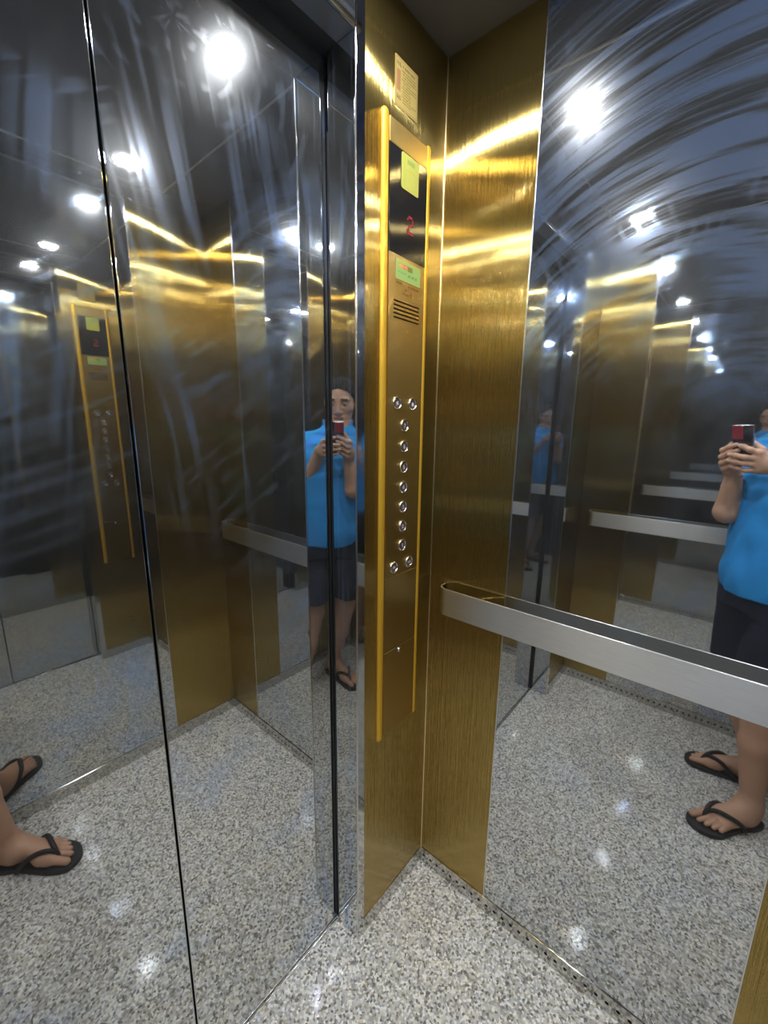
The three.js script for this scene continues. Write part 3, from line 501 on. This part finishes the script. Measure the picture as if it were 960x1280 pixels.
  foot(V(-1.140, 0, 0.872), V(0.05, 0, -1), -1, anL, knL, cL);
  const body = mesh('body', mergeGeometries(parts), skinM, person);

  // hair: short, black
  const hairF = (x, y, z) => { const [s, u, f] = hl(x, y, z); let d = ell(s, u, f, 0, 0.033, -0.014, 0.082, 0.084, 0.100) + 0.009 * (noise(s * 160, u * 160 + f * 90, 111) - 0.5); d = Math.max(d, -(ell(s, u, f, 0, -0.026, 0.080, 0.090, 0.103, 0.095))); return Math.max(d, -(u + 0.045 + 0.35 * Math.max(0, f))); };
  mesh('hair', netGeo(hairF, [hc.x - 0.13, hc.y - 0.11, hc.z - 0.13], [hc.x + 0.13, hc.y + 0.14, hc.z + 0.13], 0.004), hairM, person);

  // polo shirt
  const hemR = shR.clone().lerp(elR, 0.66), hemL = shL.clone().lerp(elL, 0.66);
  const fold = (x, y, z) => 0.004 * Math.sin(y * 34 + 9 * noise(x * 9, z * 9, 121)) * noise(x * 7 + y * 5, z * 7, 123);
  const shirtF = (x, y, z) => { let d = trunk(x, y, z, 0.015 + 0.008 * ramp(y, 1.1, 0.84)) + fold(x, y, z); d = smin(d, cap(x, y, z, shR, hemR, 0.060, 0.066), 0.05); d = smin(d, cap(x, y, z, shL, hemL, 0.060, 0.066), 0.05);
    for (const [s, h, e] of [[shR, hemR, elR], [shL, hemL, elL]]) { const n = e.clone().sub(s).normalize(), t = (x - h.x) * n.x + (y - h.y) * n.y + (z - h.z) * n.z; if (cap(x, y, z, s, e, 0.085, 0.085) < 0 && trunk(x, y, z, 0.02) > 0) d = Math.max(d, t); }
    d = Math.max(d, 0.832 - y + 0.012 * Math.sin(x * 14)); return Math.max(d, -(Math.hypot(x + 1.135, (y - 1.455) * 1.0, z - 0.775) - 0.070)); };
  const shirt = mesh('polo_shirt', netGeo(shirtF, [-1.38, 0.80, 0.54], [-0.86, 1.46, 0.99], 0.0075), shirtM, person); shirt.userData.label = 'bright blue short-sleeved polo shirt';
  { for (const s of [-1, 1]) { // folded collar, open in front: each side sweeps from the nape down to a point on the chest
      const P = [], I = [], N = 18; for (let k = 0; k <= N; k++) { const a = Math.PI - k / N * (Math.PI - 0.16), R = 0.064, drop = k / N, o = V(-1.146, 0, 0.788).addScaledVector(fa, Math.cos(a) * R).addScaledVector(ra, s * Math.sin(a) * R), out = fa.clone().multiplyScalar(Math.cos(a)).addScaledVector(ra, s * Math.sin(a)), y = 1.425 - 0.022 * drop, w = 0.030 + 0.020 * Math.max(0, drop - 0.7) / 0.3;
        for (const [h, d] of [[-0.012, 0.002], [0, 0.004], [-w, 0.004 + w * 0.75], [-w - 0.003, w * 0.75]]) { P.push(o.x + out.x * d, y + h, o.z + out.z * d); } }
      for (let k = 0; k < N; k++) for (let j = 0; j < 3; j++) { const p = k * 4 + j; I.push(p, p + 1, p + 4, p + 1, p + 5, p + 4); }
      const c = new THREE.BufferGeometry(); c.setAttribute('position', new THREE.Float32BufferAttribute(P, 3)); c.setIndex(I); c.computeVertexNormals(); mesh('collar', c, collarM, shirt);
    } }
  for (const [s, h, e] of [[shR, hemR, elR], [shL, hemL, elL]]) { const n = e.clone().sub(s).normalize(), c = new THREE.TorusGeometry(0.0625, 0.0042, 8, 30); c.applyQuaternion(new THREE.Quaternion().setFromUnitVectors(V(0, 0, 1), n)); c.translate(h.x, h.y, h.z); mesh('sleeve_trim', c, whiteM, shirt); }
  { const pts = boxGeo(-0.012, 0.012, -0.0035, 0.0035, -0.002, 0.002, 0.0008); const n = fa.clone(), p = V(-1.126, 1.275, 0.784).addScaledVector(fa, 0.133).addScaledVector(ra, -0.055); pts.applyQuaternion(new THREE.Quaternion().setFromUnitVectors(V(0, 0, 1), n)); pts.translate(p.x, p.y, p.z); mesh('chest_mark', pts, whiteM, shirt); }

  // shorts
  const shortsF = (x, y, z) => { let d = trunk(x, y, z, 0.014); d = Math.max(d, y - 0.95); for (const [a, b] of [[hipR, knR], [hipL, knL]]) d = smin(d, cap(x, y, z, a, b, 0.108, 0.097), 0.03); return Math.max(d, 0.525 - y + 0.01 * Math.sin(x * 25 + z * 30)) + fold(x, y, z) * 0.7; };
  mesh('shorts', netGeo(shortsF, [-1.32, 0.49, 0.56], [-0.84, 1.0, 0.985], 0.008), shortsM, person).userData.label = 'loose navy blue shorts';
}
renderer.render(scene, camera);
